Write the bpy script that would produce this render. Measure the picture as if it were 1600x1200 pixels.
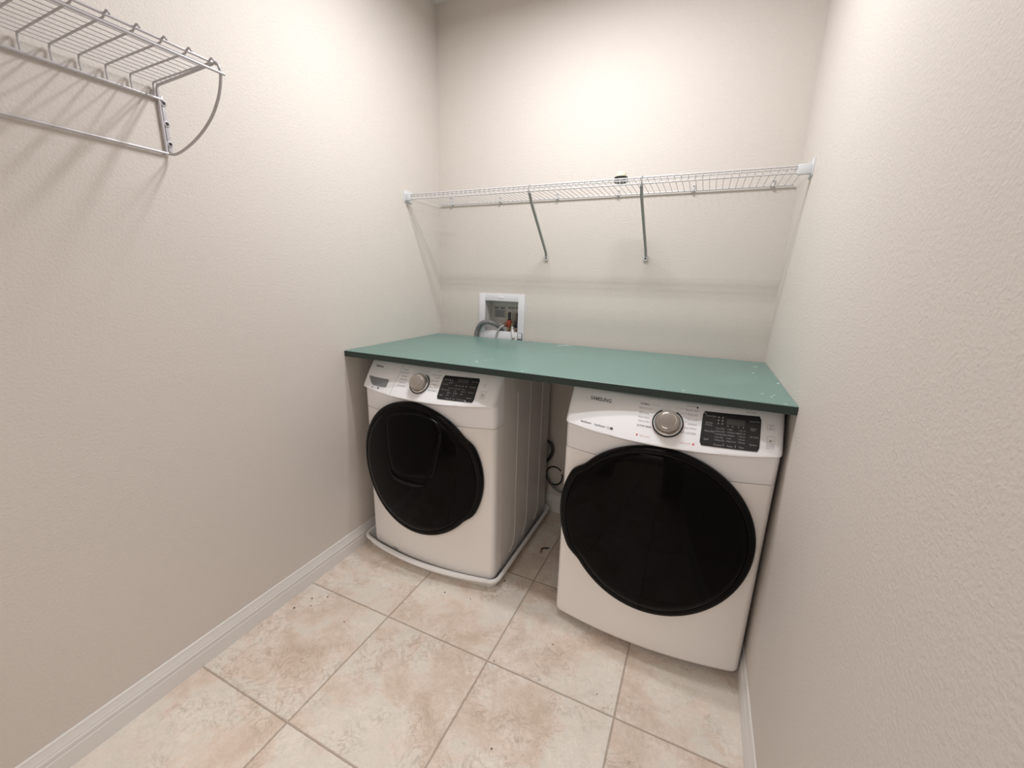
import bpy, bmesh, math, random
from mathutils import Vector, Matrix

# ------------------------------------------------------------------ scene
for o in list(bpy.data.objects):
    bpy.data.objects.remove(o, do_unlink=True)
scn = bpy.context.scene
col = scn.collection
random.seed(7)
PI = math.pi

# room (metres): x to the right, y towards the back wall (y = 0), z up
W = 1.7475
H = 2.734
YF = -2.65            # wall behind the camera
TILE = 0.4613

# camera
cam_d = bpy.data.cameras.new('camera')
cam = bpy.data.objects.new('camera', cam_d)
col.objects.link(cam)
R = Vector((0.9081, 0.4180, 0.0248)); U = Vector((-0.1254, 0.2151, 0.9685)); Fw = Vector((-0.3995, 0.8826, -0.2478))
Fw.normalize(); R = (R - Fw * R.dot(Fw)).normalized(); U = R.cross(Fw)
M = Matrix(((R.x, U.x, -Fw.x, 1.4616), (R.y, U.y, -Fw.y, -2.1411), (R.z, U.z, -Fw.z, 1.3580), (0, 0, 0, 1)))
cam.matrix_world = M
cam_d.sensor_fit = 'HORIZONTAL'
cam_d.sensor_width = 36.0
cam_d.lens = 639.95 / 1600 * 36.0
cam_d.clip_start = 0.02
scn.camera = cam

# world: a closed room, only a trace of ambient
w = bpy.data.worlds.new('world'); scn.world = w; w.use_nodes = True
w.node_tree.nodes['Background'].inputs['Color'].default_value = (0.9, 0.92, 1.0, 1)
w.node_tree.nodes['Background'].inputs['Strength'].default_value = 0.05

# the two fluorescent tubes of the ceiling fixture
TUBES = (-0.93, -0.72)
TX, TL, TZ = 0.90, 0.70, 2.655
for ty in TUBES:
    ld = bpy.data.lights.new('tube_light', 'AREA')
    ld.shape = 'RECTANGLE'; ld.size = TL; ld.size_y = 0.065
    ld.energy = 11.5
    ld.color = (0.975, 0.98, 1.0)
    lo = bpy.data.objects.new('tube_light', ld); col.objects.link(lo)
    lo.location = (TX, ty, TZ - 0.018)

# fill lamp added in the unseen hallway to brighten the floor and appliance fronts
ld = bpy.data.lights.new('hall_fill', 'AREA'); ld.shape = 'RECTANGLE'; ld.size = 1.1; ld.size_y = 0.8
ld.energy = 33.0; ld.color = (1.0, 0.98, 0.95)
lo = bpy.data.objects.new('hall_fill', ld); col.objects.link(lo); lo.location = (0.95, -3.5, 2.62)

scn.view_settings.view_transform = 'Standard'
scn.view_settings.look = 'None'
scn.view_settings.gamma = 1.0
scn.view_settings.use_curve_mapping = False
scn.view_settings.exposure = 0.12

# ------------------------------------------------------------------ materials
def new_mat(name, color, rough=0.5, metal=0.0, spec=0.5, coat=0.0):
    m = bpy.data.materials.new(name); m.use_nodes = True
    b = m.node_tree.nodes['Principled BSDF']
    b.inputs['Base Color'].default_value = (*color, 1)
    b.inputs['Roughness'].default_value = rough
    b.inputs['Metallic'].default_value = metal
    b.inputs['Specular IOR Level'].default_value = spec
    b.inputs['Coat Weight'].default_value = coat
    return m

def N(m, t, **kw):
    n = m.node_tree.nodes.new(t)
    for k, v in kw.items():
        if k in n.inputs: n.inputs[k].default_value = v
        else: setattr(n, k, v)
    return n

def L(m, a, b): m.node_tree.links.new(a, b)

def coords(m):
    return N(m, 'ShaderNodeTexCoord').outputs['Object']

def noise(m, scale, detail=3.0, rough=0.5, vec=None, dist=0.0):
    n = N(m, 'ShaderNodeTexNoise'); n.inputs['Scale'].default_value = scale
    n.inputs['Detail'].default_value = detail; n.inputs['Roughness'].default_value = rough
    n.inputs['Distortion'].default_value = dist
    if vec is not None: L(m, vec, n.inputs['Vector'])
    return n

def ramp(m, fac, stops):
    r = N(m, 'ShaderNodeValToRGB'); cr = r.color_ramp
    while len(cr.elements) < len(stops): cr.elements.new(0.5)
    for e, (p, c) in zip(cr.elements, stops):
        e.position = p; e.color = (*c, 1) if len(c) == 3 else c
    L(m, fac, r.inputs['Fac']); return r

def mix(m, fac, a, b, mode='MIX'):
    n = N(m, 'ShaderNodeMix', data_type='RGBA', blend_type=mode)
    for s, v in ((0, fac), (6, a), (7, b)):
        if hasattr(v, 'links'): L(m, v, n.inputs[s])
        elif isinstance(v, tuple): n.inputs[s].default_value = (*v, 1)
        else: n.inputs[s].default_value = v
    return n.outputs[2]

def math_n(m, op, a, b=0.0, c=0.0):
    n = N(m, 'ShaderNodeMath', operation=op)
    for i, v in enumerate((a, b, c)):
        if hasattr(v, 'links'): L(m, v, n.inputs[i])
        else: n.inputs[i].default_value = v
    return n.outputs[0]

def bump(m, h, strength, dist):
    n = N(m, 'ShaderNodeBump'); n.inputs['Strength'].default_value = strength
    n.inputs['Distance'].default_value = dist
    L(m, h, n.inputs['Height']); L(m, n.outputs[0], m.node_tree.nodes['Principled BSDF'].inputs['Normal'])
    return n

# orange-peel painted drywall
def wall_mat(name, c):
    m = new_mat(name, c, 0.62, spec=0.3)
    b = m.node_tree.nodes['Principled BSDF']; co = coords(m)
    big = noise(m, 2.2, 2, vec=co)
    L(m, mix(m, big.outputs['Fac'], tuple(v * 0.985 for v in c), tuple(min(1, v * 1.015) for v in c)), b.inputs['Base Color'])
    n1 = noise(m, 230, 2, 0.5, co); n2 = noise(m, 135, 2, 0.5, co)
    s = math_n(m, 'ADD', math_n(m, 'MULTIPLY', n1.outputs['Fac'], 0.5), n2.outputs['Fac'])
    bump(m, s, 0.62, 0.0018)
    return m
M_wall = wall_mat('wall_paint', (0.690, 0.638, 0.592))
M_ceil = wall_mat('ceiling_paint', (0.74, 0.72, 0.69))
M_trim = new_mat('trim_white', (0.78, 0.76, 0.74), 0.32)

# mottled stone-look floor tile with grout
def floor_mat():
    m = new_mat('floor_tile', (0.6, 0.5, 0.42), 0.42, spec=0.4)
    b = m.node_tree.nodes['Principled BSDF']; co = coords(m)
    sp = N(m, 'ShaderNodeSeparateXYZ'); L(m, co, sp.inputs[0])
    tx = math_n(m, 'DIVIDE', math_n(m, 'SUBTRACT', sp.outputs[0], 0.4453), TILE)
    ty = math_n(m, 'DIVIDE', math_n(m, 'SUBTRACT', sp.outputs[1], -1.0711), TILE)
    fx, fy = math_n(m, 'FLOOR', tx), math_n(m, 'FLOOR', ty)
    ax = math_n(m, 'ABSOLUTE', math_n(m, 'SUBTRACT', math_n(m, 'FRACT', tx), 0.5))
    ay = math_n(m, 'ABSOLUTE', math_n(m, 'SUBTRACT', math_n(m, 'FRACT', ty), 0.5))
    edge = math_n(m, 'MAXIMUM', ax, ay)
    wob = noise(m, 60, 2, vec=co)
    edge = math_n(m, 'ADD', edge, math_n(m, 'MULTIPLY', math_n(m, 'SUBTRACT', wob.outputs['Fac'], 0.5), 0.004))
    grout = ramp(m, edge, [(0.4940, (0, 0, 0)), (0.4968, (1, 1, 1))])
    # every tile takes its own piece of the pattern
    cx = N(m, 'ShaderNodeCombineXYZ')
    L(m, math_n(m, 'MULTIPLY', fx, 3.71), cx.inputs[0]); L(m, math_n(m, 'MULTIPLY', fy, 5.13), cx.inputs[1])
    L(m, math_n(m, 'ADD', math_n(m, 'MULTIPLY', fx, 1.3), fy), cx.inputs[2])
    add = N(m, 'ShaderNodeVectorMath', operation='ADD'); L(m, co, add.inputs[0]); L(m, cx.outputs[0], add.inputs[1])
    v = add.outputs[0]
    wv = noise(m, 5, 3, 0.55, v)
    patch = noise(m, 4.6, 8, 0.62, v, 0.35)
    base = ramp(m, patch.outputs['Fac'], [(0.33, (0.590, 0.440, 0.335)), (0.44, (0.680, 0.535, 0.435)),
                                          (0.500, (0.760, 0.630, 0.535)), (0.520, (0.735, 0.675, 0.590)), (0.68, (0.790, 0.735, 0.655))])
    pink = noise(m, 17, 6, 0.6, v, 0.8)
    pk = ramp(m, pink.outputs['Fac'], [(0.42, (0, 0, 0)), (0.70, (1, 1, 1))])
    c = mix(m, math_n(m, 'MULTIPLY', pk.outputs[0], 0.45), base.outputs[0], (0.880, 0.715, 0.630))
    vein = noise(m, 11, 9, 0.70, v, 1.4)
    vr = ramp(m, vein.outputs['Fac'], [(0.455, (0, 0, 0)), (0.495, (1, 1, 1)), (0.52, (0, 0, 0))])
    gate = ramp(m, wv.outputs['Fac'], [(0.46, (0, 0, 0)), (0.60, (1, 1, 1))])
    vf = math_n(m, 'MULTIPLY', math_n(m, 'MULTIPLY', vr.outputs[0], gate.outputs[0]), 0.60)
    c = mix(m, vf, c, (0.330, 0.215, 0.145))
    dk = noise(m, 30, 5, 0.7, v)
    dr = ramp(m, dk.outputs['Fac'], [(0.30, (1, 1, 1)), (0.40, (0, 0, 0))])
    c = mix(m, math_n(m, 'MULTIPLY', math_n(m, 'MULTIPLY', dr.outputs[0], gate.outputs[0]), 0.75), c, (0.36, 0.23, 0.16))
    fine = noise(m, 130, 3, 0.6, v)
    c = mix(m, 0.25, c, mix(m, fine.outputs['Fac'], (0.44, 0.36, 0.29), (1.0, 0.93, 0.85)))
    peb = noise(m, 55, 4, 0.65, v, 0.5)
    pr = ramp(m, peb.outputs['Fac'], [(0.42, (0, 0, 0)), (0.62, (1, 1, 1))])
    pg = ramp(m, noise(m, 7, 3, 0.5, v).outputs['Fac'], [(0.40, (0, 0, 0)), (0.62, (1, 1, 1))])
    c = mix(m, math_n(m, 'MULTIPLY', math_n(m, 'MULTIPLY', pr.outputs[0], pg.outputs[0]), 0.50), c, (0.90, 0.82, 0.74))
    c = mix(m, math_n(m, 'MULTIPLY', grout.outputs[0], 0.70), c, (0.420, 0.310, 0.240))
    L(m, c, b.inputs['Base Color'])
    L(m, ramp(m, pink.outputs['Fac'], [(0.3, (0.36,) * 3), (0.7, (0.55,) * 3)]).outputs[0], b.inputs['Roughness'])
    relief = noise(m, 34, 6, 0.65, v, 0.6)
    h = math_n(m, 'SUBTRACT', math_n(m, 'MULTIPLY', relief.outputs['Fac'], 0.9), math_n(m, 'MULTIPLY', grout.outputs[0], 1.0))
    bump(m, h, 0.7, 0.005)
    return m
M_floor = floor_mat()

# painted green board
def green_mat():
    m = new_mat('green_paint', (0.09, 0.2, 0.16), 0.38, spec=0.5)
    b = m.node_tree.nodes['Principled BSDF']; co = coords(m)
    n = noise(m, 3.0, 5, 0.6, co)
    r = ramp(m, n.outputs['Fac'], [(0.35, (0.150, 0.252, 0.222)), (0.65, (0.172, 0.284, 0.252))])
    # faint pale rub marks running along the board
    mp = N(m, 'ShaderNodeMapping'); mp.inputs['Scale'].default_value = (2.0, 14.0, 1.0); mp.inputs['Rotation'].default_value = (0, 0, 0.35)
    L(m, co, mp.inputs[0])
    s = noise(m, 2.4, 7, 0.72, mp.outputs[0], 0.6)
    sr = ramp(m, s.outputs['Fac'], [(0.60, (0, 0, 0)), (0.74, (1, 1, 1))])
    L(m, mix(m, math_n(m, 'MULTIPLY', sr.outputs[0], 0.30), r.outputs[0], (0.34, 0.48, 0.44)), b.inputs['Base Color'])
    rr = ramp(m, n.outputs['Fac'], [(0.3, (0.30,) * 3), (0.7, (0.42,) * 3)])
    L(m, rr.outputs[0], b.inputs['Roughness'])
    bump(m, noise(m, 220, 2, 0.5, co).outputs['Fac'], 0.10, 0.0006)
    return m
M_green = green_mat()
M_green_edge = new_mat('green_edge', (0.022, 0.040, 0.034), 0.55)
M_scuff = new_mat('pale_paint_mark', (0.62, 0.74, 0.69), 0.6)

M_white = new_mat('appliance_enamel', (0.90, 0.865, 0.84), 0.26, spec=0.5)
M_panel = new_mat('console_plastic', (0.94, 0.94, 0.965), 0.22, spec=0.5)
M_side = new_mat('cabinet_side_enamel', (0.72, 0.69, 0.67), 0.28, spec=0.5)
M_blackgl = new_mat('black_door_glass', (0.0005, 0.0005, 0.0006), 0.035, spec=0.10)
M_blackrim = new_mat('black_gloss_rim', (0.0008, 0.0008, 0.0009), 0.08, spec=0.16)
M_disp = new_mat('display_dark', (0.022, 0.021, 0.022), 0.28, spec=0.4)
M_lcd = new_mat('display_window_grey', (0.065, 0.068, 0.066), 0.3)
M_print_l = new_mat('print_light_grey', (0.36, 0.36, 0.37), 0.5)
M_print_d = new_mat('print_dark_grey', (0.12, 0.12, 0.13), 0.5)
M_print_m = new_mat('print_mid_grey', (0.34, 0.34, 0.36), 0.5)
M_logo = new_mat('logo_grey_foil', (0.20, 0.20, 0.20), 0.35, metal=0.3)
M_red = new_mat('print_red', (0.75, 0.12, 0.10), 0.5)
M_pink = new_mat('print_pink', (0.80, 0.42, 0.42), 0.5)
M_knob = new_mat('knob_champagne_metal', (0.36, 0.32, 0.285), 0.33, metal=0.7)
M_chrome = new_mat('chrome', (0.75, 0.73, 0.71), 0.14, metal=1.0)
M_blackpl = new_mat('black_plastic', (0.008, 0.008, 0.008), 0.4)
M_darkgap = new_mat('dark_inner', (0.02, 0.02, 0.02), 0.8)
M_grey_recess = new_mat('recess_grey', (0.23, 0.24, 0.25), 0.5)
M_wire = new_mat('vinyl_white_wire', (0.62, 0.605, 0.61), 0.30, spec=0.5)
M_wire_g = new_mat('coated_wire_grey_white', (0.54, 0.52, 0.54), 0.28, spec=0.6)
M_strut = new_mat('strut_grey', (0.36, 0.36, 0.355), 0.35, spec=0.5)
M_bracket = new_mat('plastic_bracket', (0.68, 0.70, 0.715), 0.35)
M_box = new_mat('outlet_box_plastic', (0.78, 0.77, 0.80), 0.35)
M_boxin = new_mat('outlet_box_inner', (0.62, 0.60, 0.58), 0.5)
M_brass = new_mat('brass', (0.60, 0.42, 0.20), 0.3, metal=1.0)
M_copper = new_mat('valve_red_plastic', (0.26, 0.040, 0.022), 0.4)
M_drain = new_mat('grey_rubber_hose', (0.19, 0.19, 0.19), 0.5)
M_braid = new_mat('braided_hose', (0.50, 0.49, 0.47), 0.4, metal=0.3)
M_hosew = new_mat('white_hose_nut', (0.72, 0.70, 0.66), 0.4)
M_cream = new_mat('cream_plastic', (0.78, 0.74, 0.56), 0.5)
M_pan = new_mat('pan_plastic', (0.86, 0.845, 0.83), 0.35)
M_crumb = new_mat('brown_crumb', (0.035, 0.02, 0.012), 0.8)
M_door = new_mat('door_paint', (0.66, 0.64, 0.61), 0.4)
M_tube = new_mat('lamp_tube', (0.9, 0.9, 0.88), 0.4)

# ------------------------------------------------------------------ mesh helpers
class MB:
    def __init__(s): s.v = []; s.f = []; s.m = []; s.mats = []
    def slot(s, mat):
        if mat not in s.mats: s.mats.append(mat)
        return s.mats.index(mat)
    def add(s, vs, fs, mat):
        o = len(s.v); k = s.slot(mat)
        s.v += [tuple(p) for p in vs]; s.f += [tuple(i + o for i in f) for f in fs]; s.m += [k] * len(fs)
    def box(s, x0, x1, y0, y1, z0, z1, mat, bev=0.0, seg=2):
        if bev <= 0:
            vs = [(x, y, z) for x in (x0, x1) for y in (y0, y1) for z in (z0, z1)]
            s.add(vs, [(0, 1, 3, 2), (4, 6, 7, 5), (0, 4, 5, 1), (2, 3, 7, 6), (0, 2, 6, 4), (1, 5, 7, 3)], mat); return
        bm = bmesh.new(); bmesh.ops.create_cube(bm, size=1)
        for v in bm.verts:
            v.co = Vector(((x0 + x1) / 2 + v.co.x * (x1 - x0), (y0 + y1) / 2 + v.co.y * (y1 - y0), (z0 + z1) / 2 + v.co.z * (z1 - z0)))
        bmesh.ops.bevel(bm, geom=list(bm.edges), offset=bev, segments=seg, profile=0.5, affect='EDGES')
        s.addbm(bm, mat)
    def addbm(s, bm, mat):
        bm.verts.index_update()
        s.add([v.co.copy() for v in bm.verts], [[v.index for v in f.verts] for f in bm.faces], mat); bm.free()
    def tube(s, pts, r, mat, n=8, closed=False, cap=True):
        P = [Vector(p) for p in pts]; k = len(P)
        rr = r if isinstance(r, (list, tuple)) else [r] * k
        vs = []; prev = None
        for i in range(k):
            if closed: t = P[(i + 1) % k] - P[i - 1]
            else: t = P[min(i + 1, k - 1)] - P[max(i - 1, 0)]
            t.normalize()
            if prev is None:
                a = Vector((0, 0, 1)) if abs(t.z) < 0.9 else Vector((1, 0, 0))
                nrm = t.cross(a).normalized()
            else:
                nrm = (prev - t * prev.dot(t)).normalized()
            prev = nrm; b = t.cross(nrm)
            for j in range(n):
                a = 2 * PI * j / n
                vs.append(P[i] + (nrm * math.cos(a) + b * math.sin(a)) * rr[i])
        fs = []
        for i in range(k if closed else k - 1):
            for j in range(n):
                a, b2 = i * n + j, i * n + (j + 1) % n
                c, d = ((i + 1) % k) * n + (j + 1) % n, ((i + 1) % k) * n + j
                fs.append((a, b2, c, d))
        if cap and not closed:
            fs.append(tuple(range(n - 1, -1, -1))); fs.append(tuple((k - 1) * n + j for j in range(n)))
        s.add(vs, fs, mat)
    def lathe(s, prof, mat, base, axis, n=32, cap0=True, cap1=True):
        # prof: (radius, height along axis)
        ax = Vector(axis).normalized()
        a = Vector((0, 0, 1)) if abs(ax.z) < 0.9 else Vector((1, 0, 0))
        e1 = ax.cross(a).normalized(); e2 = ax.cross(e1); base = Vector(base)
        vs = []
        for r, h in prof:
            for j in range(n):
                t = 2 * PI * j / n
                vs.append(base + ax * h + (e1 * math.cos(t) + e2 * math.sin(t)) * r)
        fs = []
        for i in range(len(prof) - 1):
            for j in range(n):
                fs.append((i * n + j, i * n + (j + 1) % n, (i + 1) * n + (j + 1) % n, (i + 1) * n + j))
        if cap0: fs.append(tuple(range(n - 1, -1, -1)))
        if cap1: fs.append(tuple((len(prof) - 1) * n + j for j in range(n)))
        s.add(vs, fs, mat)
    def grid(s, rows, mat, closed=False):
        k = len(rows[0]); vs = [p for r in rows for p in r]; fs = []
        for i in range(len(rows) - 1):
            for j in range(k if closed else k - 1):
                a = i * k + j; b = i * k + (j + 1) % k
                fs.append((a, b, b + k, a + k))
        s.add(vs, fs, mat)
    def build(s, name, parent=None, smooth=True, angle=35, label=None):
        me = bpy.data.meshes.new(name); me.from_pydata([tuple(v) for v in s.v], [], s.f)
        for mt in s.mats: me.materials.append(mt)
        for p, k in zip(me.polygons, s.m): p.material_index = k
        bm = bmesh.new(); bm.from_mesh(me); bmesh.ops.recalc_face_normals(bm, faces=bm.faces); bm.to_mesh(me); bm.free()
        if smooth:
            me.polygons.foreach_set('use_smooth', [True] * len(me.polygons))
            me.set_sharp_from_angle(angle=math.radians(angle))
        me.update()
        o = bpy.data.objects.new(name, me); col.objects.link(o)
        if parent is not None:
            o.parent = parent
            # geometry is written in room coordinates: carry it into the parent's frame
            o.matrix_parent_inverse = Matrix.Identity(4)
            org = world_origin(parent)
            for v in me.vertices: v.co -= org
        if label: o['label'] = label
        return o

ORG = {}
def world_origin(o):
    v = Vector((0, 0, 0))
    while o is not None:
        v += o.location; o = o.parent
    return v

def thing(name, label, cat, loc, group=None):
    o = bpy.data.objects.new(name, None); col.objects.link(o); o.location = loc
    o.empty_display_size = 0.05
    o['label'] = label; o['category'] = cat
    if group: o['group'] = group
    return o

def tag(o, label, cat, group=None):
    o['label'] = label; o['category'] = cat
    if group: o['group'] = group
    return o

def struct(o, label=None):
    o['kind'] = 'structure'
    if label: o['label'] = label
    return o

def copy_tree(o, parent=None):
    kids = list(o.children)
    c = o.copy(); col.objects.link(c); c.parent = parent
    for k in kids: copy_tree(k, c)
    return c

def smooth_path(pts, n=10, closed=False):
    P = [Vector(p) for p in pts]; out = []; k = len(P)
    rng = k if closed else k - 1
    for i in range(rng):
        p0 = P[(i - 1) % k] if closed else P[max(i - 1, 0)]
        p1 = P[i]; p2 = P[(i + 1) % k]
        p3 = P[(i + 2) % k] if closed else P[min(i + 2, k - 1)]
        for j in range(n):
            t = j / n
            out.append(0.5 * ((2 * p1) + (-p0 + p2) * t + (2 * p0 - 5 * p1 + 4 * p2 - p3) * t * t + (-p0 + 3 * p1 - 3 * p2 + p3) * t ** 3))
    if not closed: out.append(P[-1])
    return out

def sstep(a, b, x):
    t = max(0.0, min(1.0, (x - a) / (b - a))); return t * t * (3 - 2 * t)

# ------------------------------------------------------------------ room shell
T = 0.12
# outlet box opening in the back wall
OX0, OX1, OZ0, OZ1 = 0.296, 0.538, 0.998, 1.255
mb = MB()
for (a, b, c, d) in ((-T, OX0, 0, H), (OX1, W + T, 0, H), (OX0, OX1, 0, OZ0), (OX0, OX1, OZ1, H)):
    mb.box(a, b, 0, T, c, d, M_wall)
struct(mb.build('wall_back', smooth=False), 'beige textured wall behind the washer and dryer')
mb = MB(); mb.box(-T, 0, YF - T, 0, 0, H, M_wall); struct(mb.build('wall_left', smooth=False), 'beige textured wall on the left')
mb = MB(); mb.box(W, W + T, YF - T, 0, 0, H, M_wall); struct(mb.build('wall_right', smooth=False), 'beige textured wall on the right')
DX0, DX1, DH = 0.35, 1.42, 2.06
mb = MB()
for (a, b, c, d) in ((-0.0, DX0, 0, H), (DX1, W, 0, H), (DX0, DX1, DH, H)):
    mb.box(a, b, YF - T, YF, c, d, M_wall)
struct(mb.build('wall_front', smooth=False), 'wall behind the camera')
mb = MB(); mb.box(-0.8, W + 0.8, -4.3, -4.2, 0, H, M_wall); struct(mb.build('wall_hall', smooth=False), 'far wall of the hallway')
mb = MB(); mb.box(-0.9, -0.8, -4.3, YF - T, 0, H, M_wall); mb.box(W + 0.8, W + 0.9, -4.3, YF - T, 0, H, M_wall)
mb.box(-0.8, -T, YF - T - 0.02, YF - T, 0, H, M_wall); mb.box(W + T, W + 0.8, YF - T - 0.02, YF - T, 0, H, M_wall); struct(mb.build('wall_hall_ends', smooth=False))
mb = MB(); mb.box(-0.9, W + 0.9, -4.35, T, -0.1, 0, M_floor); struct(mb.build('floor', smooth=False), 'mottled beige stone-look floor tiles')
mb = MB(); mb.box(-0.9, W + 0.9, -4.35, T, H, H + 0.1, M_ceil); struct(mb.build('ceiling', smooth=False))
# doorway behind the camera and the hallway beyond it
mb = MB()
for (x0, x1, z0, z1) in ((DX0 - 0.06, DX0 + 0.015, 0, DH + 0.06), (DX1 - 0.015, DX1 + 0.06, 0, DH + 0.06), (DX0 - 0.06, DX1 + 0.06, DH - 0.015, DH + 0.06)):
    mb.box(x0, x1, YF, YF + 0.015, z0, z1, M_trim, 0.004)
struct(mb.build('trim_1'), 'white door casing of the doorway')

# baseboards: colonial profile (depth, height)
BP = [(0.0, 0.0), (0.0125, 0.0), (0.0125, 0.052), (0.0110, 0.056), (0.0120, 0.060), (0.0120, 0.070), (0.0095, 0.075),
      (0.0095, 0.079), (0.0070, 0.085), (0.0062, 0.094), (0.0050, 0.098), (0.0050, 0.104), (0.0022, 0.107), (0.0, 0.107)]
def baseboard(name, p0, p1, nrm, scale=1.0, label=None):
    mb = MB(); n = Vector(nrm)
    rows = [[Vector(p) + n * (d * scale) + Vector((0, 0, h)) for d, h in BP] for p in (p0, p1)]
    mb.grid(rows, M_trim, closed=True)
    k = len(BP); mb.add(rows[0], [tuple(range(k))], M_trim); mb.add(rows[1], [tuple(range(k))], M_trim)
    struct(mb.build(name, angle=20), label)
baseboard('baseboard_left', (0, YF, 0), (0, 0, 0), (1, 0, 0), label='white moulded baseboard along the left wall')
baseboard('baseboard_right', (W, YF, 0), (W, 0, 0), (-1, 0, 0), 0.80, label='white moulded baseboard along the right wall')
baseboard('baseboard_back', (0.013, 0, 0), (W - 0.0101, 0, 0), (0, -1, 0))

# ceiling fixture holding the two tubes
lf = thing('ceiling_light', 'white two-tube ceiling light fixture above the counter', 'ceiling light', (TX, -0.82, H))
mb = MB(); mb.box(TX - 0.39, TX + 0.39, -0.99, -0.66, H - 0.045, H, M_trim, 0.008)
mb.build('housing', lf)
for ty in TUBES:
    mb = MB(); mb.tube([(TX - 0.36, ty, TZ + 0.018), (TX + 0.36, ty, TZ + 0.018)], 0.013, M_tube, 16)
    mb.box(TX - 0.38, TX - 0.35, ty - 0.014, ty + 0.014, TZ - 0.005, H - 0.04, M_trim, 0.002)
    mb.box(TX + 0.35, TX + 0.38, ty - 0.014, ty + 0.014, TZ - 0.005, H - 0.04, M_trim, 0.002)
    mb.build('lamp_tube', lf)

# ------------------------------------------------------------------ countertop
CZ0, CZ1, CY0, CY1 = 0.9975, 1.0246, -0.7779, -0.0290
mb = MB()
mb.box(0.0008, W - 0.0008, CY0, CY1, CZ0, CZ1, M_green, 0.0012, 1)
# bare dark front edge
mb.box(0.0010, W - 0.0010, CY0 - 0.0010, CY0 + 0.0002, CZ0 + 0.001, CZ1 - 0.0022, M_green_edge)
def blob(mb, x, y, rx, ry, rot, mat, n=14, jag=0.25, z=CZ1 + 0.0003):
    vs = [(x, y, z)]
    for i in range(n):
        a = 2 * PI * i / n; k = 1 + random.uniform(-jag, jag)
        px, py = rx * math.cos(a) * k, ry * math.sin(a) * k
        vs.append((x + px * math.cos(rot) - py * math.sin(rot), y + px * math.sin(rot) + py * math.cos(rot), z))
    mb.add(vs, [(0, 1 + i, 1 + (i + 1) % n) for i in range(n)], mat)
for (x, y, rx, ry, rot) in ((0.801, -0.085, 0.016, 0.007, 0.9), (0.822, -0.060, 0.022, 0.006, 0.5), (0.843, -0.066, 0.012, 0.004, 0.4), (0.86, -0.064, 0.009, 0.003, 0.2),
                            (0.641, -0.687, 0.006, 0.006, 0), (0.660, -0.640, 0.014, 0.002, 1.1), (0.672, -0.610, 0.010, 0.0018, 1.0),
                            (1.695, -0.163, 0.007, 0.007, 0), (1.674, -0.317, 0.005, 0.006, 0), (1.674, -0.393, 0.003, 0.004, 0), (1.715, -0.392, 0.002, 0.002, 0),
                            (1.439, -0.749, 0.0045, 0.004, 0), (1.738, -0.468, 0.0055, 0.0065, 0), (1.668, -0.664, 0.006, 0.003, 0.3), (1.690, -0.692, 0.003, 0.006, 0.4),
                            (1.700, -0.665, 0.004, 0.003, 0), (1.718, -0.764, 0.0045, 0.0035, 0), (1.556, -0.321, 0.0035, 0.004, 0), (0.874, -0.755, 0.003, 0.006, 1.2),
                            (1.30, -0.27, 0.003, 0.004, 0), (0.99, -0.20, 0.003, 0.003, 0)):
    blob(mb, x, y, rx, ry, rot, M_scuff)
M_faint = new_mat('faint_rub_mark', (0.30, 0.45, 0.40), 0.5)
for (x, y, rx, ry, rot) in ((0.577, -0.570, 0.020, 0.0035, 0.5), (0.545, -0.590, 0.012, 0.003, 0.9), (0.602, -0.555, 0.014, 0.002, 0.1), (0.90, -0.36, 0.03, 0.004, 0.4), (0.71, -0.30, 0.012, 0.004, 0.2),
                            (0.604, -0.40, 0.016, 0.004, 0.4), (1.02, -0.30, 0.022, 0.003, 0.2), (0.78, -0.45, 0.016, 0.0025, 0.5), (0.50, -0.25, 0.010, 0.003, 0.2)):
    blob(mb, x, y, rx, ry, rot, M_faint)
tag(mb.build('countertop', smooth=False), 'green painted board countertop with a dark edge, laid over both machines', 'countertop')

# ------------------------------------------------------------------ appliances
HU = 0.343
def lean(z):
    d = max(0.0, z - 0.855)
    return 0.55 * d + 1.2 * d * d
def front_y(x, z, xc, yE, panel=True):
    u = max(-1.0, min(1.0, (x - xc) / HU))
    y = yE - 0.042 * (1 - u * u)
    if panel:
        y -= (0.029 - 0.005 * u * u) * sstep(0, 1, (z - (0.838 + 0.016 * u * u)) / 0.014)
        y += lean(z)
    return y

def shell(xc, half, yE, ys, rows, r=0.024, panel=True):
    """rows: (z at centre, curve k, inset); an open sheet wrapping from one side round the front to the other"""
    out = []
    for z0, k, ins in rows:
        pts = []
        def zz(u): return z0 + k * u * u
        yc = front_y(xc + HU, zz(1), xc, yE, panel) + ins
        hx = half - ins
        pts.append((xc - hx, ys, zz(1))); pts.append((xc - hx, (ys + yc + r) / 2, zz(1)))
        for i in range(7):
            a = PI + (PI / 2) * i / 6
            pts.append((xc - hx + r + r * math.cos(a), yc + r + r * math.sin(a) - 0.0 + (front_y(xc - hx + r, zz(1), xc, yE, panel) + ins - yc) * math.sin(PI / 2 * i / 6), zz(1)))
        nn = 56
        for i in range(1, nn):
            x = xc - hx + r + (2 * (hx - r)) * i / nn
            u = (x - xc) / (half - r)
            z = zz(max(-1, min(1, u)))
            pts.append((x, front_y(x, z, xc, yE, panel) + ins, z))
        for i in range(7):
            a = 1.5 * PI + (PI / 2) * i / 6
            pts.append((xc + hx - r + r * math.cos(a), yc + r + r * math.sin(a) + (front_y(xc + hx - r, zz(1), xc, yE, panel) + ins - yc) * math.cos(PI / 2 * i / 6), zz(1)))
        pts.append((xc + hx, (ys + yc + r) / 2, zz(1))); pts.append((xc + hx, ys, zz(1)))
        out.append(pts)
    return out

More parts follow.
